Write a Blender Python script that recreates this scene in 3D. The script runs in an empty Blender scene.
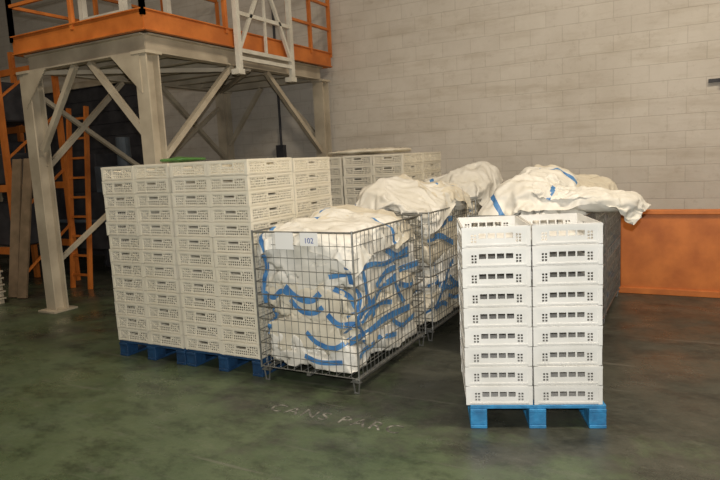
import bpy, math, random, time
from mathutils import Vector, Matrix, noise
from mathutils.bvhtree import BVHTree
random.seed(7)
scene = bpy.context.scene
scene.view_settings.view_transform='Standard'
T0=time.time()
# ------------------------------------------------------------------ materials
def new_mat(name):
    m = bpy.data.materials.new(name); m.use_nodes = True
    nt = m.node_tree; b = nt.nodes['Principled BSDF']
    return m, nt, b

def mat(name, c1, c2=None, rough=0.6, metal=0.0, scale=6.0, bump=0.0, bscale=40.0, spec=0.5, detail=4, contrast=(0.35,0.65), transl=0.0, ridged=False):
    m, nt, b = new_mat(name)
    b.inputs['Roughness'].default_value = rough
    b.inputs['Metallic'].default_value = metal
    b.inputs['Specular IOR Level'].default_value = spec
    b.inputs['Base Color'].default_value = (*c1, 1)
    tc = nt.nodes.new('ShaderNodeTexCoord')
    if c2:
        n = nt.nodes.new('ShaderNodeTexNoise'); n.inputs['Scale'].default_value = scale; n.inputs['Detail'].default_value = detail
        nt.links.new(tc.outputs['Object'], n.inputs['Vector'])
        r = nt.nodes.new('ShaderNodeValToRGB')
        r.color_ramp.elements[0].position = contrast[0]; r.color_ramp.elements[0].color = (*c1, 1)
        r.color_ramp.elements[1].position = contrast[1]; r.color_ramp.elements[1].color = (*c2, 1)
        nt.links.new(n.outputs['Fac'], r.inputs['Fac']); nt.links.new(r.outputs['Color'], b.inputs['Base Color'])
    if bump > 0:
        n2 = nt.nodes.new('ShaderNodeTexNoise'); n2.inputs['Scale'].default_value = bscale; n2.inputs['Detail'].default_value = 3 if ridged else 5
        if ridged:
            n2.noise_type='RIDGED_MULTIFRACTAL'; n2.inputs['Distortion'].default_value=0.6; n2.inputs['Roughness'].default_value=0.4
        nt.links.new(tc.outputs['Object'], n2.inputs['Vector'])
        bp = nt.nodes.new('ShaderNodeBump'); bp.inputs['Strength'].default_value = bump; bp.inputs['Distance'].default_value = 0.02
        nt.links.new(n2.outputs['Fac'], bp.inputs['Height']); nt.links.new(bp.outputs['Normal'], b.inputs['Normal'])
    if transl>0:
        tr=nt.nodes.new('ShaderNodeBsdfTranslucent'); tr.inputs['Color'].default_value=(*c1,1)
        mx=nt.nodes.new('ShaderNodeMixShader'); mx.inputs[0].default_value=transl
        nt.links.new(b.outputs[0],mx.inputs[1]); nt.links.new(tr.outputs[0],mx.inputs[2]); nt.links.new(mx.outputs[0],nt.nodes['Material Output'].inputs['Surface'])
    return m

M_crate = mat('crate_white_plastic', (0.80,0.79,0.76), (0.70,0.69,0.65), 0.42, scale=3)
M_crate_y = mat('crate_cream_plastic', (0.97,0.92,0.79), (0.90,0.85,0.71), 0.28, scale=2.5, transl=0.25)
M_blue = mat('pallet_navy_paint', (0.012,0.06,0.15), (0.008,0.035,0.09), 0.6, scale=14, bump=0.3)
M_bluel = mat('pallet_bright_blue_paint', (0.035,0.25,0.50), (0.025,0.16,0.34), 0.55, scale=14, bump=0.3)
M_wire = mat('galvanised_steel', (0.36,0.36,0.34), (0.22,0.22,0.21), 0.38, metal=0.75, scale=20)
M_bag = mat('woven_bag_fabric', (0.76,0.74,0.68), (0.66,0.63,0.55), 0.5, scale=3.5, bump=0.7, bscale=5, ridged=True)
M_bag_y = mat('woven_bag_fabric_cream', (0.72,0.67,0.55), (0.62,0.56,0.44), 0.5, scale=3.5, bump=0.7, bscale=5, ridged=True)
M_strap = mat('blue_strap', (0.09,0.26,0.52), (0.05,0.17,0.40), 0.5, scale=12)
M_orange = mat('orange_paint', (0.66,0.20,0.035), (0.48,0.13,0.02), 0.5, scale=4, bump=0.05)
M_cream = mat('cream_paint', (0.56,0.49,0.37), (0.40,0.34,0.25), 0.5, scale=3, bump=0.05)
M_white = mat('white_paint', (0.72,0.69,0.60), (0.58,0.54,0.45), 0.5, scale=5)
M_dark = mat('dark_steel', (0.05,0.05,0.055), (0.025,0.025,0.03), 0.6, scale=5)
M_wood = mat('old_wood', (0.26,0.18,0.11), (0.17,0.12,0.07), 0.8, scale=5, bump=0.2)
M_paper = mat('paper', (0.85,0.85,0.83), None, 0.8)
M_green = mat('green_plastic', (0.08,0.22,0.05), (0.05,0.14,0.03), 0.4, scale=6)
M_bluegrey = mat('bluegrey_paint', (0.12,0.15,0.18), (0.07,0.085,0.10), 0.5, scale=4)
M_ink = mat('blue_ink', (0.03,0.08,0.35), None, 0.8)

def wall_mat(name, ca, cb, mortar):
    m, nt, b = new_mat(name); L = nt.links
    tc = nt.nodes.new('ShaderNodeTexCoord'); sp = nt.nodes.new('ShaderNodeSeparateXYZ'); L.new(tc.outputs['Object'], sp.inputs[0])
    ad = nt.nodes.new('ShaderNodeMath'); ad.operation='ADD'; L.new(sp.outputs['X'], ad.inputs[0]); L.new(sp.outputs['Y'], ad.inputs[1])
    cb_ = nt.nodes.new('ShaderNodeCombineXYZ'); L.new(ad.outputs[0], cb_.inputs['X']); L.new(sp.outputs['Z'], cb_.inputs['Y'])
    br = nt.nodes.new('ShaderNodeTexBrick')
    br.inputs['Scale'].default_value = 1.0; br.inputs['Brick Width'].default_value = 0.4; br.inputs['Row Height'].default_value = 0.2
    br.inputs['Mortar Size'].default_value = 0.006; br.inputs['Mortar Smooth'].default_value = 0.8; br.inputs['Bias'].default_value = 0.0
    br.inputs['Color1'].default_value = (*ca,1); br.inputs['Color2'].default_value = (*cb,1); br.inputs['Mortar'].default_value = (*mortar,1)
    L.new(cb_.outputs[0], br.inputs['Vector'])
    def nz(scale,stretch=(1,1,1),rough=0.7):
        mp=nt.nodes.new('ShaderNodeMapping'); mp.inputs['Scale'].default_value=stretch; L.new(tc.outputs['Object'],mp.inputs['Vector'])
        n = nt.nodes.new('ShaderNodeTexNoise'); n.inputs['Scale'].default_value = scale; n.inputs['Detail'].default_value = 9; n.inputs['Roughness'].default_value = rough
        L.new(mp.outputs[0], n.inputs['Vector']); return n
    cur=br.outputs['Color']
    for n,p0,p1,k in ((nz(0.9),0.30,0.62,(0.84,0.82,0.79)),(nz(1.0,(1,1,7)),0.34,0.5,(0.88,0.86,0.83)),(nz(9,rough=0.8),0.30,0.45,(0.85,0.83,0.80))):
        r = nt.nodes.new('ShaderNodeValToRGB'); r.color_ramp.elements[0].position = p0; r.color_ramp.elements[0].color = (*k,1)
        r.color_ramp.elements[1].position = p1; r.color_ramp.elements[1].color = (1,1,1,1); L.new(n.outputs['Fac'], r.inputs['Fac'])
        mx = nt.nodes.new('ShaderNodeMix'); mx.data_type='RGBA'; mx.blend_type='MULTIPLY'; mx.inputs['Factor'].default_value = 1
        L.new(cur, mx.inputs['A']); L.new(r.outputs['Color'], mx.inputs['B']); cur=mx.outputs['Result']
    L.new(cur, b.inputs['Base Color'])
    bp = nt.nodes.new('ShaderNodeBump'); bp.inputs['Strength'].default_value = 0.3; bp.inputs['Distance'].default_value = 0.012; bp.invert = True
    n3 = nt.nodes.new('ShaderNodeTexNoise'); n3.inputs['Scale'].default_value = 25; L.new(tc.outputs['Object'], n3.inputs['Vector'])
    ma = nt.nodes.new('ShaderNodeMath'); ma.operation='MULTIPLY_ADD'; ma.inputs[1].default_value = 0.3
    L.new(n3.outputs['Fac'], ma.inputs[0]); L.new(br.outputs['Fac'], ma.inputs[2]); L.new(ma.outputs[0], bp.inputs['Height']); L.new(bp.outputs['Normal'], b.inputs['Normal'])
    b.inputs['Roughness'].default_value = 0.85
    return m
M_wall = wall_mat('painted_block_wall', (0.63,0.585,0.515), (0.60,0.555,0.49), (0.52,0.475,0.415))
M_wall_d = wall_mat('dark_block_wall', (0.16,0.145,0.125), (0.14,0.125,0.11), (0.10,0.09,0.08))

def floor_mat():
    m, nt, b = new_mat('worn_green_concrete'); L = nt.links
    tc = nt.nodes.new('ShaderNodeTexCoord')
    def nz(scale, det=8, rough=0.6, dist=0.0, stretch=None, rot=0.5):
        n = nt.nodes.new('ShaderNodeTexNoise'); n.inputs['Scale'].default_value = scale; n.inputs['Detail'].default_value = det
        n.inputs['Roughness'].default_value = rough; n.inputs['Distortion'].default_value = dist
        if stretch:
            mp = nt.nodes.new('ShaderNodeMapping'); mp.inputs['Scale'].default_value = stretch; mp.inputs['Rotation'].default_value = (0,0,rot)
            L.new(tc.outputs['Object'], mp.inputs['Vector']); L.new(mp.outputs[0], n.inputs['Vector'])
        else: L.new(tc.outputs['Object'], n.inputs['Vector'])
        return n
    def ramp(src, p0, c0, p1, c1):
        r = nt.nodes.new('ShaderNodeValToRGB'); r.color_ramp.elements[0].position = p0; r.color_ramp.elements[0].color = (*c0,1)
        r.color_ramp.elements[1].position = p1; r.color_ramp.elements[1].color = (*c1,1); L.new(src, r.inputs['Fac']); return r
    def mix(fac, a, bb, mode='MIX'):
        x = nt.nodes.new('ShaderNodeMix'); x.data_type='RGBA'; x.blend_type = mode
        if isinstance(fac,(int,float)): x.inputs['Factor'].default_value = fac
        else: L.new(fac, x.inputs['Factor'])
        L.new(a, x.inputs['A']); L.new(bb, x.inputs['B']); return x.outputs['Result']
    g = ramp(nz(2.6,10,0.7).outputs['Fac'], 0.3, (0.055,0.080,0.040), 0.7, (0.092,0.118,0.064))
    d = ramp(nz(3.0,10,0.75).outputs['Fac'], 0.3, (0.032,0.033,0.026), 0.75, (0.078,0.076,0.060))
    sp = nt.nodes.new('ShaderNodeSeparateXYZ'); L.new(tc.outputs['Object'], sp.inputs[0])
    wn = nz(1.3, 11, 0.7, 0.2)
    a1 = nt.nodes.new('ShaderNodeMath'); a1.operation='MULTIPLY_ADD'; a1.inputs[1].default_value = -0.11; a1.inputs[2].default_value = 0.38
    L.new(sp.outputs['Y'], a1.inputs[0])
    ax = nt.nodes.new('ShaderNodeMath'); ax.operation='MULTIPLY_ADD'; ax.inputs[1].default_value = -0.035
    L.new(sp.outputs['X'], ax.inputs[0]); L.new(a1.outputs[0], ax.inputs[2])
    a2 = nt.nodes.new('ShaderNodeMath'); a2.operation='ADD'; L.new(ax.outputs[0], a2.inputs[0]); L.new(wn.outputs['Fac'], a2.inputs[1])
    fm = ramp(a2.outputs[0], 0.50, (0.1,)*3, 0.64, (1,1,1))
    c = mix(fm.outputs['Color'], d.outputs['Color'], g.outputs['Color'])
    s = ramp(nz(3.4,13,0.85,0.1,(0.8,2.2,1)).outputs['Fac'], 0.53, (0,0,0), 0.72, (0.6,)*3)
    lt = nt.nodes.new('ShaderNodeRGB'); lt.outputs[0].default_value = (0.15,0.145,0.12,1)
    c = mix(s.outputs['Color'], c, lt.outputs[0])
    dk = ramp(nz(2.4,12,0.8,0.1,(1,1.6,1),-0.3).outputs['Fac'], 0.38, (0.5,)*3, 0.52, (1,1,1))
    c = mix(1.0, c, dk.outputs['Color'], 'MULTIPLY')
    ch = ramp(nz(26,4,0.6,0,(1,1,1)).outputs['Fac'], 0.69, (0,0,0), 0.72, (0.5,)*3)
    c = mix(ch.outputs['Color'], c, lt.outputs[0])
    dr = ramp(nz(1.1,5,0.5,0.4,(0.5,9,1),0.35).outputs['Fac'], 0.64, (0,0,0), 0.68, (0.4,)*3)
    c = mix(dr.outputs['Color'], c, lt.outputs[0])
    L.new(c, b.inputs['Base Color'])
    rr = ramp(nz(1.7,8,0.6).outputs['Fac'], 0.38, (0.24,)*3, 0.62, (0.55,)*3); L.new(rr.outputs['Color'], b.inputs['Roughness'])
    bp = nt.nodes.new('ShaderNodeBump'); bp.inputs['Strength'].default_value = 0.15; bp.inputs['Distance'].default_value = 0.01
    L.new(nz(30).outputs['Fac'], bp.inputs['Height']); L.new(bp.outputs['Normal'], b.inputs['Normal'])
    return m
M_floor = floor_mat()

# ------------------------------------------------------------------ mesh builder
class MB:
    def __init__(s): s.v=[]; s.f=[]; s.m=[]
    def add(s, vs, fs, mi=0):
        o=len(s.v); s.v.extend(vs); s.f.extend([tuple(i+o for i in f) for f in fs])
        s.m.extend(mi if isinstance(mi,list) else [mi]*len(fs))
    def box(s, x0,x1,y0,y1,z0,z1, mi=0):
        s.add([(x0,y0,z0),(x1,y0,z0),(x1,y1,z0),(x0,y1,z0),(x0,y0,z1),(x1,y0,z1),(x1,y1,z1),(x0,y1,z1)],
              [(0,3,2,1),(4,5,6,7),(0,1,5,4),(1,2,6,5),(2,3,7,6),(3,0,4,7)], mi)
    def beam(s, p, q, w, h, mi=0, up=(0,0,1)):
        p=Vector(p); q=Vector(q); d=(q-p).normalized(); u=Vector(up)
        if abs(d.dot(u))>0.98: u=Vector((0,1,0))
        a=d.cross(u).normalized(); b=a.cross(d).normalized()
        vs=[]
        for c in (p,q):
            for sa,sb in ((-1,-1),(1,-1),(1,1),(-1,1)): vs.append(tuple(c+a*sa*w/2+b*sb*h/2))
        s.add(vs,[(0,3,2,1),(4,5,6,7),(0,1,5,4),(1,2,6,5),(2,3,7,6),(3,0,4,7)],mi)
    def cyl(s, p, q, r, n=8, mi=0):
        p=Vector(p); q=Vector(q); d=(q-p).normalized(); u=Vector((0,0,1))
        if abs(d.dot(u))>0.98: u=Vector((0,1,0))
        a=d.cross(u).normalized(); b=a.cross(d).normalized(); vs=[]
        for c in (p,q):
            for i in range(n):
                t=2*math.pi*i/n; vs.append(tuple(c+(a*math.cos(t)+b*math.sin(t))*r))
        fs=[(i,(i+1)%n,n+(i+1)%n,n+i) for i in range(n)]+[tuple(range(n-1,-1,-1)),tuple(range(n,2*n))]
        s.add(vs,fs,mi)
    def channel(s, p, q, w, h, t, mi=0):
        p=Vector(p); q=Vector(q); d=(q-p).normalized(); u=Vector((0,0,1))
        if abs(d.dot(u))>0.98: u=Vector((0,1,0))
        a=d.cross(u).normalized(); b=a.cross(d).normalized()
        s.beam(p+b*(h/2-t/2), q+b*(h/2-t/2), w, t, mi, u); s.beam(p-b*(h/2-t/2), q-b*(h/2-t/2), w, t, mi, u)
        s.beam(p, q, t, h-2*t, mi, u)
    def obj(s, name, mats, parent=None, smooth=False, loc=None, rotz=0.0):
        me=bpy.data.meshes.new(name); me.from_pydata(s.v,[],s.f)
        for mm in mats: me.materials.append(mm)
        me.polygons.foreach_set('material_index', s.m)
        if smooth: me.polygons.foreach_set('use_smooth',[True]*len(s.f))
        me.update(); ob=bpy.data.objects.new(name, me); scene.collection.objects.link(ob)
        if loc: ob.location=loc
        ob.rotation_euler=(0,0,rotz)
        if parent: ob.parent=parent
        return ob
def empty(name, loc=(0,0,0), rotz=0.0):
    e=bpy.data.objects.new(name,None); e.empty_display_size=0.2; e.location=loc; e.rotation_euler=(0,0,rotz); scene.collection.objects.link(e); return e

# ------------------------------------------------------------------ room
def slab(name,x0,x1,y0,y1,z0,z1,m):
    b=MB(); b.box(x0,x1,y0,y1,z0,z1); return b.obj(name,[m])
WY=8.3
slab('floor',-14,8,-6,WY+0.3,-0.2,0,M_floor)
slab('wall_back',-14,8,WY,WY+0.3,0,7,M_wall)
slab('wall_left',-14.3,-14,-6,WY+0.3,0,7,M_wall_d)
M_ceil = mat('ceiling_panels',(0.30,0.28,0.25),(0.24,0.22,0.2),0.9,scale=1)
slab('ceiling',-14.3,8,-6,WY+0.3,7,7.2,M_ceil)

# ------------------------------------------------------------------ crates
def panel(b, L, H, holes, place, t=0.004):
    us=sorted({-L/2,L/2}|{h[0] for h in holes}|{h[1] for h in holes}); zs=sorted({0.0,H}|{h[2] for h in holes}|{h[3] for h in holes})
    for j in range(len(zs)-1):
        zc=(zs[j]+zs[j+1])/2; start=None
        for i in range(len(us)-1):
            uc=(us[i]+us[i+1])/2
            hole=any(h[0]<uc<h[1] and h[2]<zc<h[3] for h in holes)
            if not hole and start is None: start=us[i]
            if hole and start is not None: place(b,start,us[i],zs[j],zs[j+1],t); start=None
        if start is not None: place(b,start,us[-1],zs[j],zs[j+1],t)
def crate(W,Ln,H,style):
    b=MB(); w=W/2-0.006; l=Ln/2-0.006
    def holesA(L, long=False):
        hs=[]; cells = 4 if not long else 6
        cw=0.044; g=0.008; x=-(cells*cw+(cells-1)*g)/2
        hw=-x
        for i in range(cells): hs.append((x,x+cw-0.002,0.050,0.080)); x+=cw+g
        for sgn in (-1,1):
            nn=int((L/2-0.03-hw-0.012)/0.018)
            for i in range(nn):
                u=hw+0.014+i*0.018
                a,c=sorted((sgn*u,sgn*(u+0.012)))
                for k in range(3): hs.append((a,c,0.026+k*0.018,0.038+k*0.018))
        return hs
    def holesB(L,long=False):
        hs=[]; n=int((L-0.05)/0.021); x=-(n*0.021-0.008)/2
        hc=0.050
        for i in range(n):
            for z0,z1 in ((0.020,0.033),(0.040,0.053),(0.060,0.073),(0.080,0.091)):
                if abs(x+0.007)<hc+0.012 and z0>0.05 : continue
                hs.append((x,x+0.014,z0,z1))
            x+=0.021
        hs.append((-hc,hc,0.066,0.086))
        return hs
    hf=holesA if style=='A' else holesB
    top=H-0.002
    panel(b,2*w,top,hf(2*w),lambda b,a,c,z0,z1,t: b.box(a,c,-l,-l+t,z0,z1))
    panel(b,2*w,top,hf(2*w),lambda b,a,c,z0,z1,t: b.box(a,c,l-t,l,z0,z1))
    panel(b,2*l,top,hf(2*l,True),lambda b,a,c,z0,z1,t: b.box(-w,-w+t,a,c,z0,z1))
    panel(b,2*l,top,hf(2*l,True),lambda b,a,c,z0,z1,t: b.box(w-t,w,a,c,z0,z1))
    b.box(-w,w,-l,l,0.004,0.008)
    for z0,z1,e in ((H-0.020,H-0.004,0.006),(0.008,0.016,0.003)):
        for s in (-1,1):
            y0,y1=sorted((s*l,s*(l+e))); b.box(-w-e,w+e,y0,y1,z0,z1)
            x0,x1=sorted((s*w,s*(w+e))); b.box(x0,x1,-l,l,z0,z1)
    for sx in (-1,1):
        for sy in (-1,1):
            x0,x1=sorted((sx*(w-0.018),sx*(w+0.005))); y0,y1=sorted((sy*l,sy*(l+0.005))); b.box(x0,x1,y0,y1,0.0,H-0.004)
            x0,x1=sorted((sx*w,sx*(w+0.005))); y0,y1=sorted((sy*(l-0.018),sy*l)); b.box(x0,x1,y0,y1,0.0,H-0.004)
    if style=='B':
        for u in (-0.065,0.065):
            for s in (-1,1):
                y0,y1=sorted((s*l,s*(l+0.004))); b.box(u-0.003,u+0.003,y0,y1,0.0,H-0.004)
                x0,x1=sorted((s*w,s*(w+0.004))); b.box(x0,x1,u-0.003,u+0.003,0.0,H-0.004)
        # diagonal stiffeners across the lattice
        for s in (-1,1):
            for a,c in ((-w+0.02,-0.07),(0.07,w-0.02)):
                b.beam((a,s*(l+0.001),0.022),(c,s*(l+0.001),0.094),0.003,0.004); b.beam((a,s*(l+0.001),0.094),(c,s*(l+0.001),0.022),0.003,0.004)
            for a,c in ((-l+0.02,-l/2-0.04),(-l/2-0.02,-0.07),(0.07,l/2+0.02),(l/2+0.04,l-0.02)):
                b.beam((s*(w+0.001),a,0.022),(s*(w+0.001),c,0.094),0.003,0.004); b.beam((s*(w+0.001),a,0.094),(s*(w+0.001),c,0.022),0.003,0.004)
    return b
def crate_stack(nx,ny,nz,pitch,style,m,loc,rotz=0,jit=0.003,seed=1):
    rnd=random.Random(seed); t=crate(0.398,0.598,pitch,style); out=MB()
    for i in range(nx):
        for j in range(ny):
            drift=(rnd.uniform(-jit,jit),rnd.uniform(-jit,jit)); pk=pitch*(1+rnd.uniform(-jit,0)*1.5)
            for k in range(nz):
                cx=(i-(nx-1)/2)*0.402+drift[0]+rnd.uniform(-jit,jit); cy=(j-(ny-1)/2)*0.602+drift[1]+rnd.uniform(-jit,jit); a=rnd.uniform(-jit,jit)*1.2
                ca,sa=math.cos(a),math.sin(a)
                out.add([(x*ca-y*sa+cx,x*sa+y*ca+cy,z+k*pk) for x,y,z in t.v],t.f)
    return out.obj('plastic_crate_stack',[m],loc=loc,rotz=rotz)
def pallet(name,W,D,m,loc,rotz=0):
    b=MB(); H=0.144
    bw=0.12
    nb=7 if D>1 else 4
    for i in range(nb):
        y=-D/2+bw/2+(D-bw)*i/(nb-1); b.box(-W/2,W/2,y-bw*0.42,y+bw*0.42,H-0.022,H)
    for x in (-W/2+0.05,0,W/2-0.05):
        b.box(x-0.05,x+0.05,-D/2,D/2,H-0.044,H-0.022)
        b.box(x-0.05,x+0.05,-D/2,D/2,0,0.022)
        for y in (-D/2+0.065,0,D/2-0.065): b.box(x-0.05,x+0.05,y-0.06,y+0.06,0.022,H-0.044)
    ob=b.obj(name,[m],loc=loc,rotz=rotz)
    bv=ob.modifiers.new('b','BEVEL'); bv.width=0.003; bv.segments=1
    return ob
PZ=0.146
rz=math.atan2(0.303,0.747); ux=Vector((math.cos(rz),math.sin(rz),0)); uy=Vector((-math.sin(rz),math.cos(rz),0))
c=Vector((-1.20,3.425,0))+ux*0.403+uy*0.30
pallet('blue_pallet',0.80,0.60,M_bluel,(c.x+ux.x*0.022-uy.x*0.01,c.y+ux.y*0.022-uy.y*0.01,0),rz)
crate_stack(2,1,9,0.1217,'A',M_crate,(c.x,c.y,PZ),rz,0.002,3)
NZ,PI_=13,0.1205
for k,(x,y) in enumerate(((-4.18,4.29),(-3.36,4.29),(-4.17,7.10),(-3.35,7.10))):
    pallet('blue_pallet',0.80,1.20,M_blue,(x,y,0))
    crate_stack(2,2,NZ,PI_,'B',M_crate_y,(x,y,PZ),0,0.005,10+k)

# ------------------------------------------------------------------ bags
def fold(p, seed, f=1.0):
    q=Vector(p)*f+Vector((seed*3.1,seed*1.7,seed*0.9))
    w=Vector((noise.noise(q*1.1),noise.noise(q*1.1+Vector((9,2,4))),noise.noise(q*1.1+Vector((3,8,1)))))
    q2=q+w*0.8
    r1=1-abs(noise.noise(q2*1.5))*2.4
    r2=1-abs(noise.noise(q2*3.6+Vector((5,5,5))))*2.2
    r3=1-abs(noise.noise(q2*8.0+Vector((1,7,5))))*2.0
    return 0.55*r1+0.36*r2+0.15*r3
def blob(b, c, size, e=0.5, rot=0.0, tilt=(0,0), amp=0.05, seed=1, clamp=None, nu=110, nv=60, mi=0, f=2.2):
    R=Matrix.Rotation(rot,3,'Z')@Matrix.Rotation(tilt[0],3,'X')@Matrix.Rotation(tilt[1],3,'Y')
    N=2/e
    vs=[]
    for j in range(nv+1):
        ph=-math.pi/2+math.pi*j/nv
        for i in range(nu):
            th=2*math.pi*i/nu
            d=Vector((math.cos(ph)*math.cos(th),math.cos(ph)*math.sin(th),math.sin(ph)))
            k=(abs(d.x)**N+abs(d.y)**N+abs(d.z)**N)**(-1/N)
            q=d*k
            p=R@Vector((q.x*size[0]/2,q.y*size[1]/2,q.z*size[2]/2))
            n=(R@Vector((q.x,q.y,q.z*1.0))).normalized()
            wp=p+Vector(c)
            dd=fold(wp,seed,f)-0.35
            wp=wp+n*dd*amp*2
            if clamp:
                x0,x1,y0,y1,z0=clamp
                ins=0.03*(0.5+0.5*noise.noise(wp*7))
                wp=Vector((min(max(wp.x,x0+ins),x1-ins),min(max(wp.y,y0+ins),y1-ins),max(wp.z,z0)))
            vs.append(tuple(wp))
    fs=[]
    for j in range(nv):
        for i in range(nu):
            fs.append((j*nu+i,j*nu+(i+1)%nu,(j+1)*nu+(i+1)%nu,(j+1)*nu+i))
    b.add(vs,fs,mi)
def ribbon(b, pts, nrm, w=0.045, mi=1):
    nrm=Vector(nrm); P=[Vector(p) for p in pts]; vs=[]
    for i,p in enumerate(P):
        t=(P[min(i+1,len(P)-1)]-P[max(i-1,0)]).normalized(); s=t.cross(nrm).normalized()
        vs.append(tuple(p-s*w/2)); vs.append(tuple(p+s*w/2))
    b.add(vs,[(2*i,2*i+1,2*i+3,2*i+2) for i in range(len(P)-1)],mi)
def smooth_path(ctrl, n=10):
    C=[Vector(c) for c in ctrl]; C=[C[0]*2-C[1]]+C+[C[-1]*2-C[-2]]; out=[]
    for i in range(1,len(C)-2):
        for k in range(n):
            t=k/n; a,b_,c_,d=C[i-1],C[i],C[i+1],C[i+2]
            out.append(0.5*((2*b_)+(c_-a)*t+(2*a-5*b_+4*c_-d)*t*t+(3*b_-a-3*c_+d)*t**3))
    out.append(C[-2]); return out

def wire_cage(x0,x1,y0,y1,zt,zb=0.12,dx=0.0615,dz=0.095):
    e=empty('wire_mesh_container',((x0+x1)/2,(y0+y1)/2,0)); ox,oy=(x0+x1)/2,(y0+y1)/2
    X0,X1,Y0,Y1=x0-ox,x1-ox,y0-oy,y1-oy
    b=MB(); r=0.0028
    def side(P,Q):
        P=Vector(P);Q=Vector(Q);L=(Q-P).length;n=round(L/dx)
        for i in range(1,n):
            p=P.lerp(Q,i/n); b.cyl((p.x,p.y,zb),(p.x,p.y,zt),r,4)
        m=round((zt-zb)/dz)
        for j in range(m+1):
            z=zb+(zt-zb)*j/m; rr=0.005 if j in (0,m,m//2,m//2+1) else r
            b.cyl((P.x,P.y,z),(Q.x,Q.y,z),rr,5)
        for i in range(1,8):
            p=P.lerp(Q,i/8); zm=zb+(zt-zb)*(m//2+0.5)/m; b.cyl((p.x,p.y,zm-0.055),(p.x,p.y,zm+0.055),0.006,5)
    side((X0,Y0,0),(X1,Y0,0)); side((X1,Y0,0),(X1,Y1,0)); side((X1,Y1,0),(X0,Y1,0)); side((X0,Y1,0),(X0,Y0,0))
    n=round((X1-X0)/0.1)
    for i in range(n+1):
        x=X0+(X1-X0)*i/n; b.cyl((x,Y0,zb),(x,Y1,zb),0.004,4)
    b.obj('wire_mesh_panels',[M_wire],parent=e)
    b=MB()
    for x in (X0,X1):
        for y in (Y0,Y1): b.cyl((x,y,zb-0.01),(x,y,zt+0.012),0.0075,8)
    for y in (Y0,Y1): b.cyl((X0,y,zt),(X1,y,zt),0.007,8)
    for x in (X0,X1): b.cyl((x,Y0,zt),(x,Y1,zt),0.007,8)
    for x in (X0+0.03,(X0+X1)/2,X1-0.03): b.beam((x,Y0,zb-0.02),(x,Y1,zb-0.02),0.03,0.02)
    for x in (X0+0.035,X1-0.035):
        for y in (Y0+0.02,Y1-0.02):
            for s in (-1,1): b.cyl((x+s*0.03,y,zb),(x+s*0.014,y,0.006),0.006,6)
            b.cyl((x-0.02,y,0.007),(x+0.02,y,0.007),0.007,6)
            b.box(x-0.04,x+0.04,y-0.015,y+0.015,zb-0.035,zb-0.028)
    b.obj('frame_and_feet',[M_wire],parent=e)
    return e
SHEETS=[]; COLL=[]
def sheet(parent,cx,cy,z,w,d,rot,grow,seed,n=50,creamy=False,tilt=0.0):
    b=MB(); R=Matrix.Rotation(rot,3,'Z')@Matrix.Rotation(tilt,3,'Y'); rnd=random.Random(seed)
    for j in range(n+1):
        for i in range(n+1):
            p=Vector(((i/n-0.5)*w,(j/n-0.5)*d,0)); p.z=0.07*noise.noise(Vector((p.x*5,p.y*5,seed*2.3)))+0.03*noise.noise(Vector((p.x*13,p.y*13,seed*1.3)))
            p=R@p; b.v.append((p.x+cx,p.y+cy,p.z+z))
    k1=rnd.randint(6,12); k2=n-rnd.randint(6,12)
    for j in range(n):
        for i in range(n):
            b.f.append((j*(n+1)+i,j*(n+1)+i+1,(j+1)*(n+1)+i+1,(j+1)*(n+1)+i))
            st = (k1<=i<=k1+1 and j<n*0.35) or (k2<=j<=k2+1 and i>n*0.65) 
            b.m.append(1 if st else (2 if creamy else 0))
    ob=b.obj('draped_sack',[M_bag,M_strap,M_bag_y],smooth=True)
    cm=ob.modifiers.new('cloth','CLOTH'); s=cm.settings
    s.quality=4; s.mass=0.3; s.tension_stiffness=12; s.compression_stiffness=12; s.shear_stiffness=6; s.bending_stiffness=0.15; s.air_damping=1.0
    s.shrink_min=-grow
    cs=cm.collision_settings; cs.collision_quality=2; cs.distance_min=0.009; cs.use_self_collision=True; cs.self_distance_min=0.008; cs.self_friction=12
    cm.point_cache.frame_end=70
    SHEETS.append((ob,parent))
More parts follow.
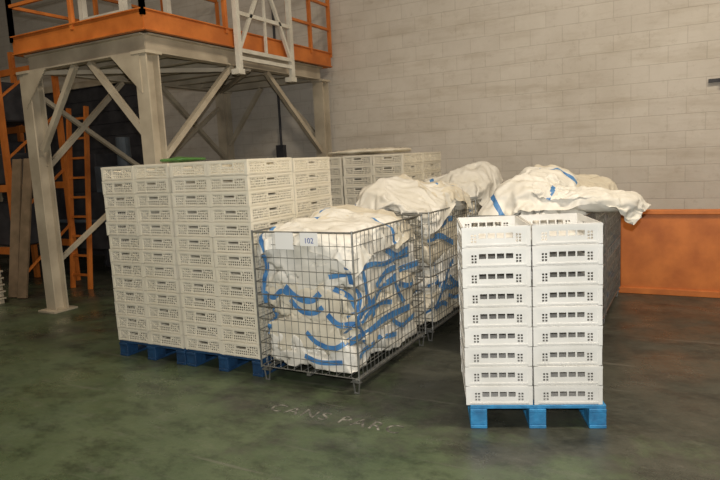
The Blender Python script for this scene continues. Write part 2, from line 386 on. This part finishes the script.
def bag_load(name,x0,x1,y0,y1,z0,z1,layers,heaps,seed,straps_front=(),straps_right=()):
    rnd=random.Random(seed); b=MB(); cl=(x0+0.015,x1-0.015,y0+0.015,y1-0.015,z0)
    W=x1-x0; D=y1-y0; h=(z1-z0)/layers
    for k in range(layers):
        zc=z0+h*(k+0.5)
        blob(b,((x0+x1)/2+rnd.uniform(-.02,.02),(y0+y1)/2+rnd.uniform(-.02,.02),zc),(W*0.92,D*0.94,h*1.4),e=0.40,tilt=(rnd.uniform(-.07,.07),rnd.uniform(-.12,.12)),amp=0.075,seed=seed+k,clamp=cl,nu=200,nv=46,f=2.1,mi=rnd.choice([0,0,2]))
    for q in heaps:
        c_,s_=q[0],q[1]; kw=q[2] if len(q)>2 else {}
        blob(b,c_,s_,seed=seed+rnd.randint(20,90),nu=60,nv=36,**kw)
    bvh=BVHTree.FromPolygons(b.v,b.f)
    for face,L in (('f',straps_front),('r',straps_right)):
        for ctrl in L:
            pts=[]; 
            for p in smooth_path([(u,0,z) for u,z in ctrl],8):
                if face=='f': h_=bvh.ray_cast(Vector((p.x,y0-0.2,p.z)),Vector((0,1,0)))
                else: h_=bvh.ray_cast(Vector((x1+0.2,p.x,p.z)),Vector((-1,0,0)))
                if h_[0]: pts.append(h_[0].copy())
            if len(pts)<3: continue
            for it in range(3):
                pts=[pts[0]]+[(pts[i-1]+pts[i]*2+pts[i+1])/4 for i in range(1,len(pts)-1)]+[pts[-1]]
            if face=='f': pts=[Vector((p.x,max(y0+0.009,p.y-0.014),p.z)) for p in pts]
            else: pts=[Vector((min(x1-0.009,p.x+0.014),p.y,p.z)) for p in pts]
            ribbon(b,pts,(0,-1,0) if face=='f' else (1,0,0),rnd.choice([0.038,0.045,0.052]))
    ob=b.obj(name,[M_bag,M_strap,M_bag_y],smooth=True)
    COLL.append(ob)
    return ob
def rand_straps(rnd,u0,u1,z0,z1,n):
    out=[]
    for k in range(n):
        z=rnd.uniform(z0,z1); u=rnd.uniform(u0,u0+(u1-u0)*0.6); L=rnd.uniform(0.2,0.55)*(u1-u0); sl=rnd.uniform(-0.4,0.8); sag=rnd.uniform(-0.05,0.10)
        pts=[(min(u+L*t,u1),min(max(z+sl*L*t+rnd.uniform(-0.025,0.025)-sag*math.sin(math.pi*t),z0),z1)) for t in (0,0.33,0.66,1)]
        out.append(pts)
    return out
rs=random.Random(99)
ZT=1.165
A=(-2.92,-2.06,3.64,4.87)
wire_cage(*A,ZT)
o=bag_load('folded_bulk_bags',*A,0.14,1.08,5,[
    ((-2.68,4.05,1.10),(0.40,0.60,0.14),dict(e=0.7,rot=0.3,amp=0.03)),
    ((-2.34,4.05,1.08),(0.40,0.62,0.14),dict(e=0.7,rot=-0.2,amp=0.03)),
    ((-2.68,4.52,1.12),(0.40,0.6,0.22),dict(e=0.8,rot=0.2,amp=0.03)),
    ((-2.36,4.55,1.10),(0.45,0.5,0.18),dict(e=0.8,rot=0.5,amp=0.03)),
  ],31,
  straps_front=[[(-2.87,0.98),(-2.84,0.86),(-2.87,0.74),(-2.84,0.62)],[(-2.85,0.70),(-2.78,0.66),(-2.70,0.72),(-2.62,0.70)],[(-2.87,0.55),(-2.83,0.47),(-2.86,0.36)],
                [(-2.66,0.76),(-2.56,0.68),(-2.44,0.66),(-2.36,0.72)],[(-2.62,0.66),(-2.54,0.58),(-2.42,0.57),(-2.34,0.62)],
                [(-2.50,0.42),(-2.40,0.34),(-2.26,0.32),(-2.16,0.38)],[(-2.13,0.92),(-2.12,0.7),(-2.10,0.5),(-2.12,0.3)],[(-2.30,0.57),(-2.22,0.50),(-2.12,0.49)],
                [(-2.52,0.24),(-2.38,0.20),(-2.2,0.22)]],
  straps_right=[[(3.68,0.84),(3.9,0.90),(4.2,0.86),(4.6,0.92)],[(3.72,0.55),(3.9,0.60),(4.3,0.72),(4.8,0.76)],[(3.7,0.36),(4.1,0.44),(4.6,0.42)],[(3.8,0.95),(3.86,0.7),(3.95,0.5)],
                [(4.2,0.98),(4.4,0.88),(4.75,0.86)],[(3.72,0.46),(3.85,0.54),(4.05,0.58),(4.25,0.54)],[(3.75,0.24),(4.0,0.30),(4.3,0.27)],[(4.3,0.75),(4.38,0.6),(4.5,0.48)],[(3.70,0.75),(3.76,0.6),(3.72,0.42)],
                [(4.4,0.66),(4.6,0.6),(4.8,0.63)],[(4.25,0.40),(4.45,0.30),(4.75,0.34)],[(4.0,0.72),(4.2,0.80),(4.5,0.79)]])
sheet(o,-2.49,4.02,1.26,0.88,0.70,0.0,0.30,1)
sheet(o,-2.50,4.58,1.32,0.80,0.62,0.2,0.36,2,creamy=True)
B=(-2.92,-2.04,4.99,6.19)
wire_cage(*B,ZT)
o=bag_load('folded_bulk_bags',*B,0.14,1.12,5,[
    ((-2.55,5.40,1.24),(0.60,0.6,0.30),dict(e=0.9,rot=0.4,amp=0.06)),
    ((-2.27,5.75,1.20),(0.45,0.6,0.26),dict(e=0.9,rot=-0.2,amp=0.06)),
    ((-2.66,5.8,1.28),(0.46,0.5,0.24),dict(e=0.9,rot=0.1,amp=0.06)),
  ],47,straps_right=rand_straps(rs,5.05,6.1,0.2,1.05,10))
sheet(o,-2.49,5.36,1.50,0.86,0.74,0.15,0.40,3)
sheet(o,-2.45,5.85,1.54,0.80,0.65,-0.3,0.40,4,creamy=True)
C=(-2.92,-2.04,6.31,7.51)
wire_cage(*C,ZT)
o=bag_load('folded_bulk_bags',*C,0.14,1.12,5,[
    ((-2.32,6.75,1.26),(0.5,0.5,0.30),dict(e=0.9,rot=0.4,amp=0.06)),
    ((-2.26,7.1,1.32),(0.4,0.4,0.32),dict(e=0.9,rot=-0.3,amp=0.06)),
    ((-2.66,6.9,1.22),(0.44,0.8,0.26),dict(e=0.9,rot=0.1,amp=0.05)),
  ],63,straps_right=rand_straps(rs,6.4,7.45,0.2,1.05,6))
sheet(o,-2.40,6.9,1.62,0.85,0.95,0.3,0.40,5)
Dd=(-1.60,-0.71,4.75,5.95)
wire_cage(*Dd,ZT)
o=bag_load('folded_bulk_bags',*Dd,0.14,1.12,5,[
    ((-1.25,5.25,1.24),(0.5,0.6,0.28),dict(e=0.9,rot=0.4,amp=0.06)),
    ((-0.70,5.22,1.235),(0.62,0.52,0.12),dict(e=0.7,rot=0.1,amp=0.025,tilt=(0,0.06))),
    ((-1.2,5.65,1.30),(0.45,0.45,0.28),dict(e=0.9,rot=0.1,amp=0.06)),
  ],81,straps_right=rand_straps(rs,4.85,5.9,0.2,1.05,6))
sheet(o,-1.26,5.32,1.47,0.80,0.80,0.3,0.38,6)
sheet(o,-0.76,5.22,1.46,0.78,0.56,0.1,0.22,7)
E_=(-1.60,-0.71,6.04,7.24)
wire_cage(*E_,ZT)
o=bag_load('folded_bulk_bags',*E_,0.14,1.12,5,[
    ((-1.3,6.4,1.28),(0.5,0.55,0.34),dict(e=0.9,rot=0.2,amp=0.06)),
    ((-1.0,6.8,1.20),(0.45,0.6,0.22),dict(e=0.9,rot=-0.2,amp=0.05)),
  ],97,straps_right=rand_straps(rs,6.1,7.2,0.2,1.05,6))
sheet(o,-1.20,6.55,1.60,0.85,0.95,-0.2,0.38,8,creamy=True)

print('before cloth',time.time()-T0)
for ob in COLL:
    ob.modifiers.new('col','COLLISION'); ob.collision.thickness_outer=0.012; ob.collision.cloth_friction=25; ob.collision.damping=0.5
scene.frame_start=1; scene.frame_end=70
NF=30
for f in range(1,NF+1): scene.frame_set(f)
dg=bpy.context.evaluated_depsgraph_get()
for ob,par in SHEETS:
    me=bpy.data.meshes.new_from_object(ob.evaluated_get(dg)); ob.modifiers.clear(); ob.data=me
    sd=ob.modifiers.new('sub','SUBSURF'); sd.levels=1; sd.render_levels=1
    ob.parent=par
for ob in COLL: ob.modifiers.clear()
scene.frame_set(1)
print('after cloth',time.time()-T0)

def label(x0,x1,z0,z1,y,txt):
    b=MB(); b.box(x0,x1,y-0.0015,y,z0,z1); o=b.obj('paper_label',[M_paper])
    if txt:
        cu=bpy.data.curves.new('label_text','FONT'); cu.body=txt; cu.size=0.055; cu.extrude=0.0005; cu.align_x='CENTER'
        t=bpy.data.objects.new('label_text',cu); scene.collection.objects.link(t); cu.materials.append(M_ink)
        t.rotation_euler=(math.pi/2,0,0); t.location=((x0+x1)/2,y-0.0025,z0+0.02); t.parent=o
label(-2.48,-2.33,1.07,1.165,3.626,'102')
label(-2.70,-2.54,1.04,1.165,3.626,'')
ZC=PZ+NZ*PI_
b=MB(); blob(b,(-4.0,4.1,ZC+0.026),(0.30,0.4,0.04),e=0.7,amp=0.008,seed=5,nu=60,nv=24); b.obj('green_plastic_sack',[M_green],smooth=True)
b=MB(); blob(b,(-3.6,6.9,ZC+0.040),(1.0,0.7,0.04),e=0.6,amp=0.02,seed=9,nu=80,nv=24); b.obj('plastic_cover_sheet',[M_bag_y],smooth=True)

# ------------------------------------------------------------------ orange barrier
b=MB(); y0=7.45
b.box(-0.72,4.5,y0,y0+0.04,0.05,0.90)
b.box(-0.74,4.5,y0-0.03,y0+0.07,0.90,0.95)
b.box(-0.74,4.5,y0-0.02,y0+0.06,0.0,0.07)
for x in (-0.70,1.0,2.7,4.4): b.box(x-0.03,x+0.03,y0+0.04,y0+0.12,0,0.95)
o=b.obj('orange_guard_barrier',[M_orange]); bv=o.modifiers.new('b','BEVEL'); bv.width=0.006; bv.segments=2
b=MB(); b.box(0.12,0.30,WY-0.04,WY,2.33,2.37); b.box(0.24,0.30,WY-0.06,WY,2.30,2.40)
b.obj('wall_sensor',[M_dark])

# ------------------------------------------------------------------ mezzanine
PX0,PX1,PY0,PY1=-6.98,-4.86,4.60,8.22
plat=empty('mezzanine_platform',((PX0+PX1)/2,(PY0+PY1)/2,0)); ctr=Vector(((PX0+PX1)/2,(PY0+PY1)/2,0))
def pobj(b,name,m):
    b.v=[(x-ctr.x,y-ctr.y,z) for x,y,z in b.v]; return b.obj(name,m,parent=plat)
b=MB()
Pn=[(-6.90,4.72),(-4.99,4.72),(-4.99,8.10),(-6.90,8.10)]
for x,y in Pn:
    b.channel((x,y,0),(x,y,2.86),0.17,0.18,0.018); b.box(x-0.16,x+0.16,y-0.16,y+0.16,0,0.02)
    b.box(x-0.11,x+0.11,y-0.11,y+0.11,2.84,2.87)
pobj(b,'posts',[M_cream])
b=MB()
for (p,q) in ((0,1),(1,2),(2,3),(3,0)):
    b.channel((*Pn[p],2.96),(*Pn[q],2.96),0.12,0.19,0.016)
for i in range(1,7):
    y=4.72+3.38*i/7; b.channel((-6.90,y,2.97),(-4.99,y,2.97),0.08,0.14,0.012)
pobj(b,'beams',[M_cream])
b=MB()
def kn(p,q,w=0.06): b.beam(p,q,w,w)
kn((-4.99,4.80,1.75),(-4.99,6.05,2.86)); kn((-4.99,8.02,1.80),(-4.99,6.75,2.86))
kn((-5.07,4.72,2.0),(-5.85,4.72,2.86)); kn((-6.82,4.72,1.95),(-6.1,4.72,2.86))
kn((-6.90,4.80,1.75),(-6.90,6.05,2.86)); kn((-6.90,8.02,1.80),(-6.90,6.75,2.86))
kn((-6.82,8.10,2.0),(-6.1,8.10,2.86)); kn((-5.07,8.10,2.0),(-5.85,8.10,2.86))
kn((-6.90,4.72,2.86),(-4.99,6.4,2.86),0.05); kn((-4.99,6.4,2.86),(-6.90,8.05,2.86),0.05)
kn((-6.90,4.8,0.6),(-6.90,7.97,2.6),0.05); kn((-6.90,7.97,0.6),(-6.90,4.8,2.6),0.05)
for x,y,dx in ((-4.99,4.72,-1),(-6.90,4.72,1)):
    b.add([(x,y-0.10,2.45),(x+dx*0.42,y-0.10,2.86),(x,y-0.10,2.86),(x,y-0.085,2.45),(x+dx*0.42,y-0.085,2.86),(x,y-0.085,2.86)],[(0,1,2),(5,4,3),(0,3,4,1),(1,4,5,2),(2,5,3,0)])
pobj(b,'braces',[M_cream])
b=MB()
for y in (PY0,PY1): b.channel((PX0,y,3.16),(PX1,y,3.16),0.06,0.21,0.012); 
for x in (PX0,PX1): b.channel((x,PY0,3.16),(x,PY1,3.16),0.06,0.21,0.012)
pobj(b,'edge_channel',[M_orange])
b=MB(); b.box(PX0+0.03,PX1-0.03,PY0+0.03,PY1-0.03,3.10,3.22); pobj(b,'deck',[M_wood])
b=MB()
def rail(P,Q,n):
    P=Vector(P);Q=Vector(Q)
    for i in range(n+1):
        p=P.lerp(Q,i/n); b.beam((p.x,p.y,3.2),(p.x,p.y,4.35),0.045,0.045)
    for z,h in ((4.35,0.05),(3.95,0.035),(3.6,0.035)): b.beam((P.x,P.y,z),(Q.x,Q.y,z),0.035,h)
rail((PX0,PY0,0),(PX1,PY0,0),2); rail((PX1,PY0,0),(PX1,5.85,0),1); rail((PX1,7.15,0),(PX1,PY1,0),2); rail((PX0,PY0,0),(PX0,PY1,0),3)
pobj(b,'guard_rails',[M_orange])
g=MB(); x=PX1+0.07
for y in (5.97,7.07): g.beam((x,y,2.80),(x,y,4.6),0.06,0.06); g.box(x-0.08,x+0.03,y-0.06,y+0.06,2.74,2.80)
for z in (2.93,3.02,3.45,3.9,4.35): g.beam((x,5.97,z),(x,7.07,z),0.04,0.045)
g.beam((x,6.0,3.05),(x,6.5,3.9),0.04,0.04); g.beam((x,7.04,3.05),(x,6.6,3.9),0.04,0.04); g.beam((x,6.52,3.02),(x,6.52,4.35),0.03,0.03)
g.obj('loading_gate',[M_white])
g=MB(); 
for xx in (-6.6,-5.9):
    for yy in (5.3,6.0): g.beam((xx,yy,3.22),(xx,yy,4.9),0.07,0.07)
for z in (3.5,4.1,4.7):
    g.beam((-6.6,5.3,z),(-5.9,5.3,z),0.06,0.06); g.beam((-6.6,6.0,z),(-5.9,6.0,z),0.06,0.06); g.beam((-6.6,5.3,z),(-6.6,6.0,z),0.06,0.06); g.beam((-5.9,5.3,z),(-5.9,6.0,z),0.06,0.06)
g.add([(-6.5,5.4,4.7),(-6.0,5.4,4.7),(-6.0,5.9,4.7),(-6.5,5.9,4.7),(-6.35,5.55,3.9),(-6.15,5.55,3.9),(-6.15,5.75,3.9),(-6.35,5.75,3.9)],[(0,1,2,3),(0,4,5,1),(1,5,6,2),(2,6,7,3),(3,7,4,0),(4,7,6,5)])
g.obj('hopper_frame',[M_white])

# ------------------------------------------------------------------ left background
g=MB()
for x in (-10.6,-9.5,-8.5):
    for y in (5.3,6.2): g.beam((x,y,0),(x,y,3.6),0.08,0.06)
for z in (0.6,1.5,2.4,3.3):
    for y in (5.3,6.2): g.beam((-10.6,y,z),(-8.5,y,z),0.05,0.10)
for x in (-10.6,-8.5):
    for k in range(4): g.beam((x,5.3,0.2+0.85*k),(x,6.2,0.9+0.85*k),0.03,0.03)
g.obj('orange_storage_rack',[M_orange])
g=MB()
for k,z in enumerate((0.65,1.55,2.45)):
    for j in range(3):
        x=-10.4+j*0.62; g.box(x,x+0.52,5.4,6.1,z,z+0.45+0.1*((j+k)%3))
o=g.obj('stored_boxes',[M_dark]); bv=o.modifiers.new('b','BEVEL'); bv.width=0.02
g=MB()
for i,(x,t) in enumerate(((-8.25,0.25),(-8.05,0.32))):
    g.beam((x,5.0,0.01),(x-0.12,5.25+t*0.5,1.9),0.14,0.03)
g.obj('leaning_boards',[M_wood])
g=MB()
for x in (-8.0,-7.62): g.beam((x,5.75,0),(x,6.0,2.6),0.04,0.06)
for k in range(9): g.beam((-8.0,5.77+0.027*k,0.28*k+0.2),(-7.62,5.77+0.027*k,0.28*k+0.2),0.03,0.03)
g.obj('orange_ladder',[M_orange])
g=MB()
g.box(-9.1,-7.9,6.5,7.3,0.45,1.35); g.box(-8.9,-8.3,6.6,7.2,1.35,1.95); g.box(-8.15,-7.95,6.45,6.75,1.35,1.75,1)
for x in (-9.05,-7.95):
    for y in (6.55,7.25): g.box(x-0.04,x+0.04,y-0.04,y+0.04,0.12,0.45); g.cyl((x-0.03,y,0.08),(x+0.03,y,0.08),0.08,16)
g.cyl((-8.1,7.0,1.35),(-8.1,7.0,2.2),0.11,16,1)
g.cyl((-9.1,6.45,0.9),(-7.9,6.45,0.9),0.03,10,1)
o=g.obj('packing_machine',[M_dark,M_bluegrey]); bv=o.modifiers.new('b','BEVEL'); bv.width=0.015; bv.segments=2
g=MB()
for k in range(5):
    z=0.0+k*0.09; g.box(-8.75,-8.05,4.35,4.75,z,z+0.075); g.box(-8.77,-8.03,4.33,4.77,z+0.06,z+0.08)
g.obj('stacked_trays',[M_cream])
# dark door added to darken the left end of the back wall, glazed panes
g=MB()
dx0,dx1,dh=-13.6,-8.9,3.3
g.box(dx0,dx1,WY-0.03,WY,0,dh,0)
for k in range(14): g.box(dx0,dx1,WY-0.045,WY-0.03,0.05+k*0.23,0.05+k*0.23+0.20,0)
for x in (dx0-0.06,dx1): g.box(x,x+0.10,WY-0.08,WY,0,dh+0.1,1)
g.box(dx0-0.06,dx1+0.10,WY-0.08,WY,dh,dh+0.12,1)
for x in (-10.6,-9.9): g.box(x,x+0.5,WY-0.05,WY-0.044,1.6,2.0,2)
M_glass=mat('window_glass',(0.30,0.33,0.30),None,0.15)
g.obj('added_dark_door',[M_dark,M_cream,M_glass])
# wall conduit behind the mezzanine
g=MB(); g.cyl((-5.9,WY-0.03,1.9),(-5.9,WY-0.03,6.5),0.02,8); g.box(-5.97,-5.83,WY-0.09,WY,1.75,1.95); g.obj('wall_conduit',[M_dark])

# ------------------------------------------------------------------ floor lettering
def paint_mat():
    m,nt,b=new_mat('worn_floor_paint'); L=nt.links
    tc=nt.nodes.new('ShaderNodeTexCoord'); n=nt.nodes.new('ShaderNodeTexNoise'); n.inputs['Scale'].default_value=22; n.inputs['Detail'].default_value=6
    L.new(tc.outputs['Object'],n.inputs['Vector']); r=nt.nodes.new('ShaderNodeValToRGB')
    r.color_ramp.elements[0].position=0.42; r.color_ramp.elements[0].color=(0.06,0.06,0.05,1); r.color_ramp.elements[1].position=0.62; r.color_ramp.elements[1].color=(0.24,0.23,0.20,1)
    L.new(n.outputs['Fac'],r.inputs['Fac']); L.new(r.outputs['Color'],b.inputs['Base Color']); b.inputs['Roughness'].default_value=0.7; return m
cu=bpy.data.curves.new('floor_lettering','FONT'); cu.body='CANS PARC'; cu.size=0.16; cu.extrude=0.0004; cu.space_character=1.2
t=bpy.data.objects.new('floor_lettering',cu); scene.collection.objects.link(t); cu.materials.append(paint_mat()); t.location=(-2.54,3.19,0.001)

# ------------------------------------------------------------------ lights
def area(name,loc,size,power,col,rot=(0,0,0)):
    l=bpy.data.lights.new(name,'AREA'); l.shape='RECTANGLE'; l.size=size[0]; l.size_y=size[1]; l.energy=power; l.color=col
    o=bpy.data.objects.new(name,l); scene.collection.objects.link(o); o.location=loc; o.rotation_euler=rot; return o
area('ceiling_lamp',(1.5,4.0,6.8),(2.5,0.6),370,(1.0,0.86,0.68))
area('ceiling_lamp',(-4.0,1.5,6.8),(2.5,0.6),150,(1.0,0.86,0.68))
area('ceiling_lamp',(-8.5,3.0,6.8),(2.5,0.6),45,(1.0,0.82,0.60))
l=bpy.data.lights.new('camera_flash','POINT'); l.energy=520; l.shadow_soft_size=0.02; l.color=(1.0,0.97,0.92)
o=bpy.data.objects.new('camera_flash',l); scene.collection.objects.link(o); o.location=(0.03,-0.02,1.83)
w=bpy.data.worlds.new('world'); scene.world=w; w.use_nodes=True
w.node_tree.nodes['Background'].inputs[0].default_value=(1.0,0.88,0.75,1); w.node_tree.nodes['Background'].inputs[1].default_value=0.12

# ------------------------------------------------------------------ camera
cam=bpy.data.cameras.new('camera'); co=bpy.data.objects.new('camera',cam); scene.collection.objects.link(co)
cam.sensor_width=36; cam.lens=36*614/720; cam.clip_start=0.05
yaw=math.radians(28.75); p=math.radians(7.55); r=math.radians(2.9)
F=Vector((-math.sin(yaw)*math.cos(p),math.cos(yaw)*math.cos(p),-math.sin(p))); R0=Vector((math.cos(yaw),math.sin(yaw),0)); U0=R0.cross(F)
R=R0*math.cos(r)-U0*math.sin(r); U=U0*math.cos(r)+R0*math.sin(r)
Mx=Matrix((R,U,-F)).transposed().to_4x4(); Mx.translation=Vector((0,0,1.67)); co.matrix_world=Mx
scene.camera=co
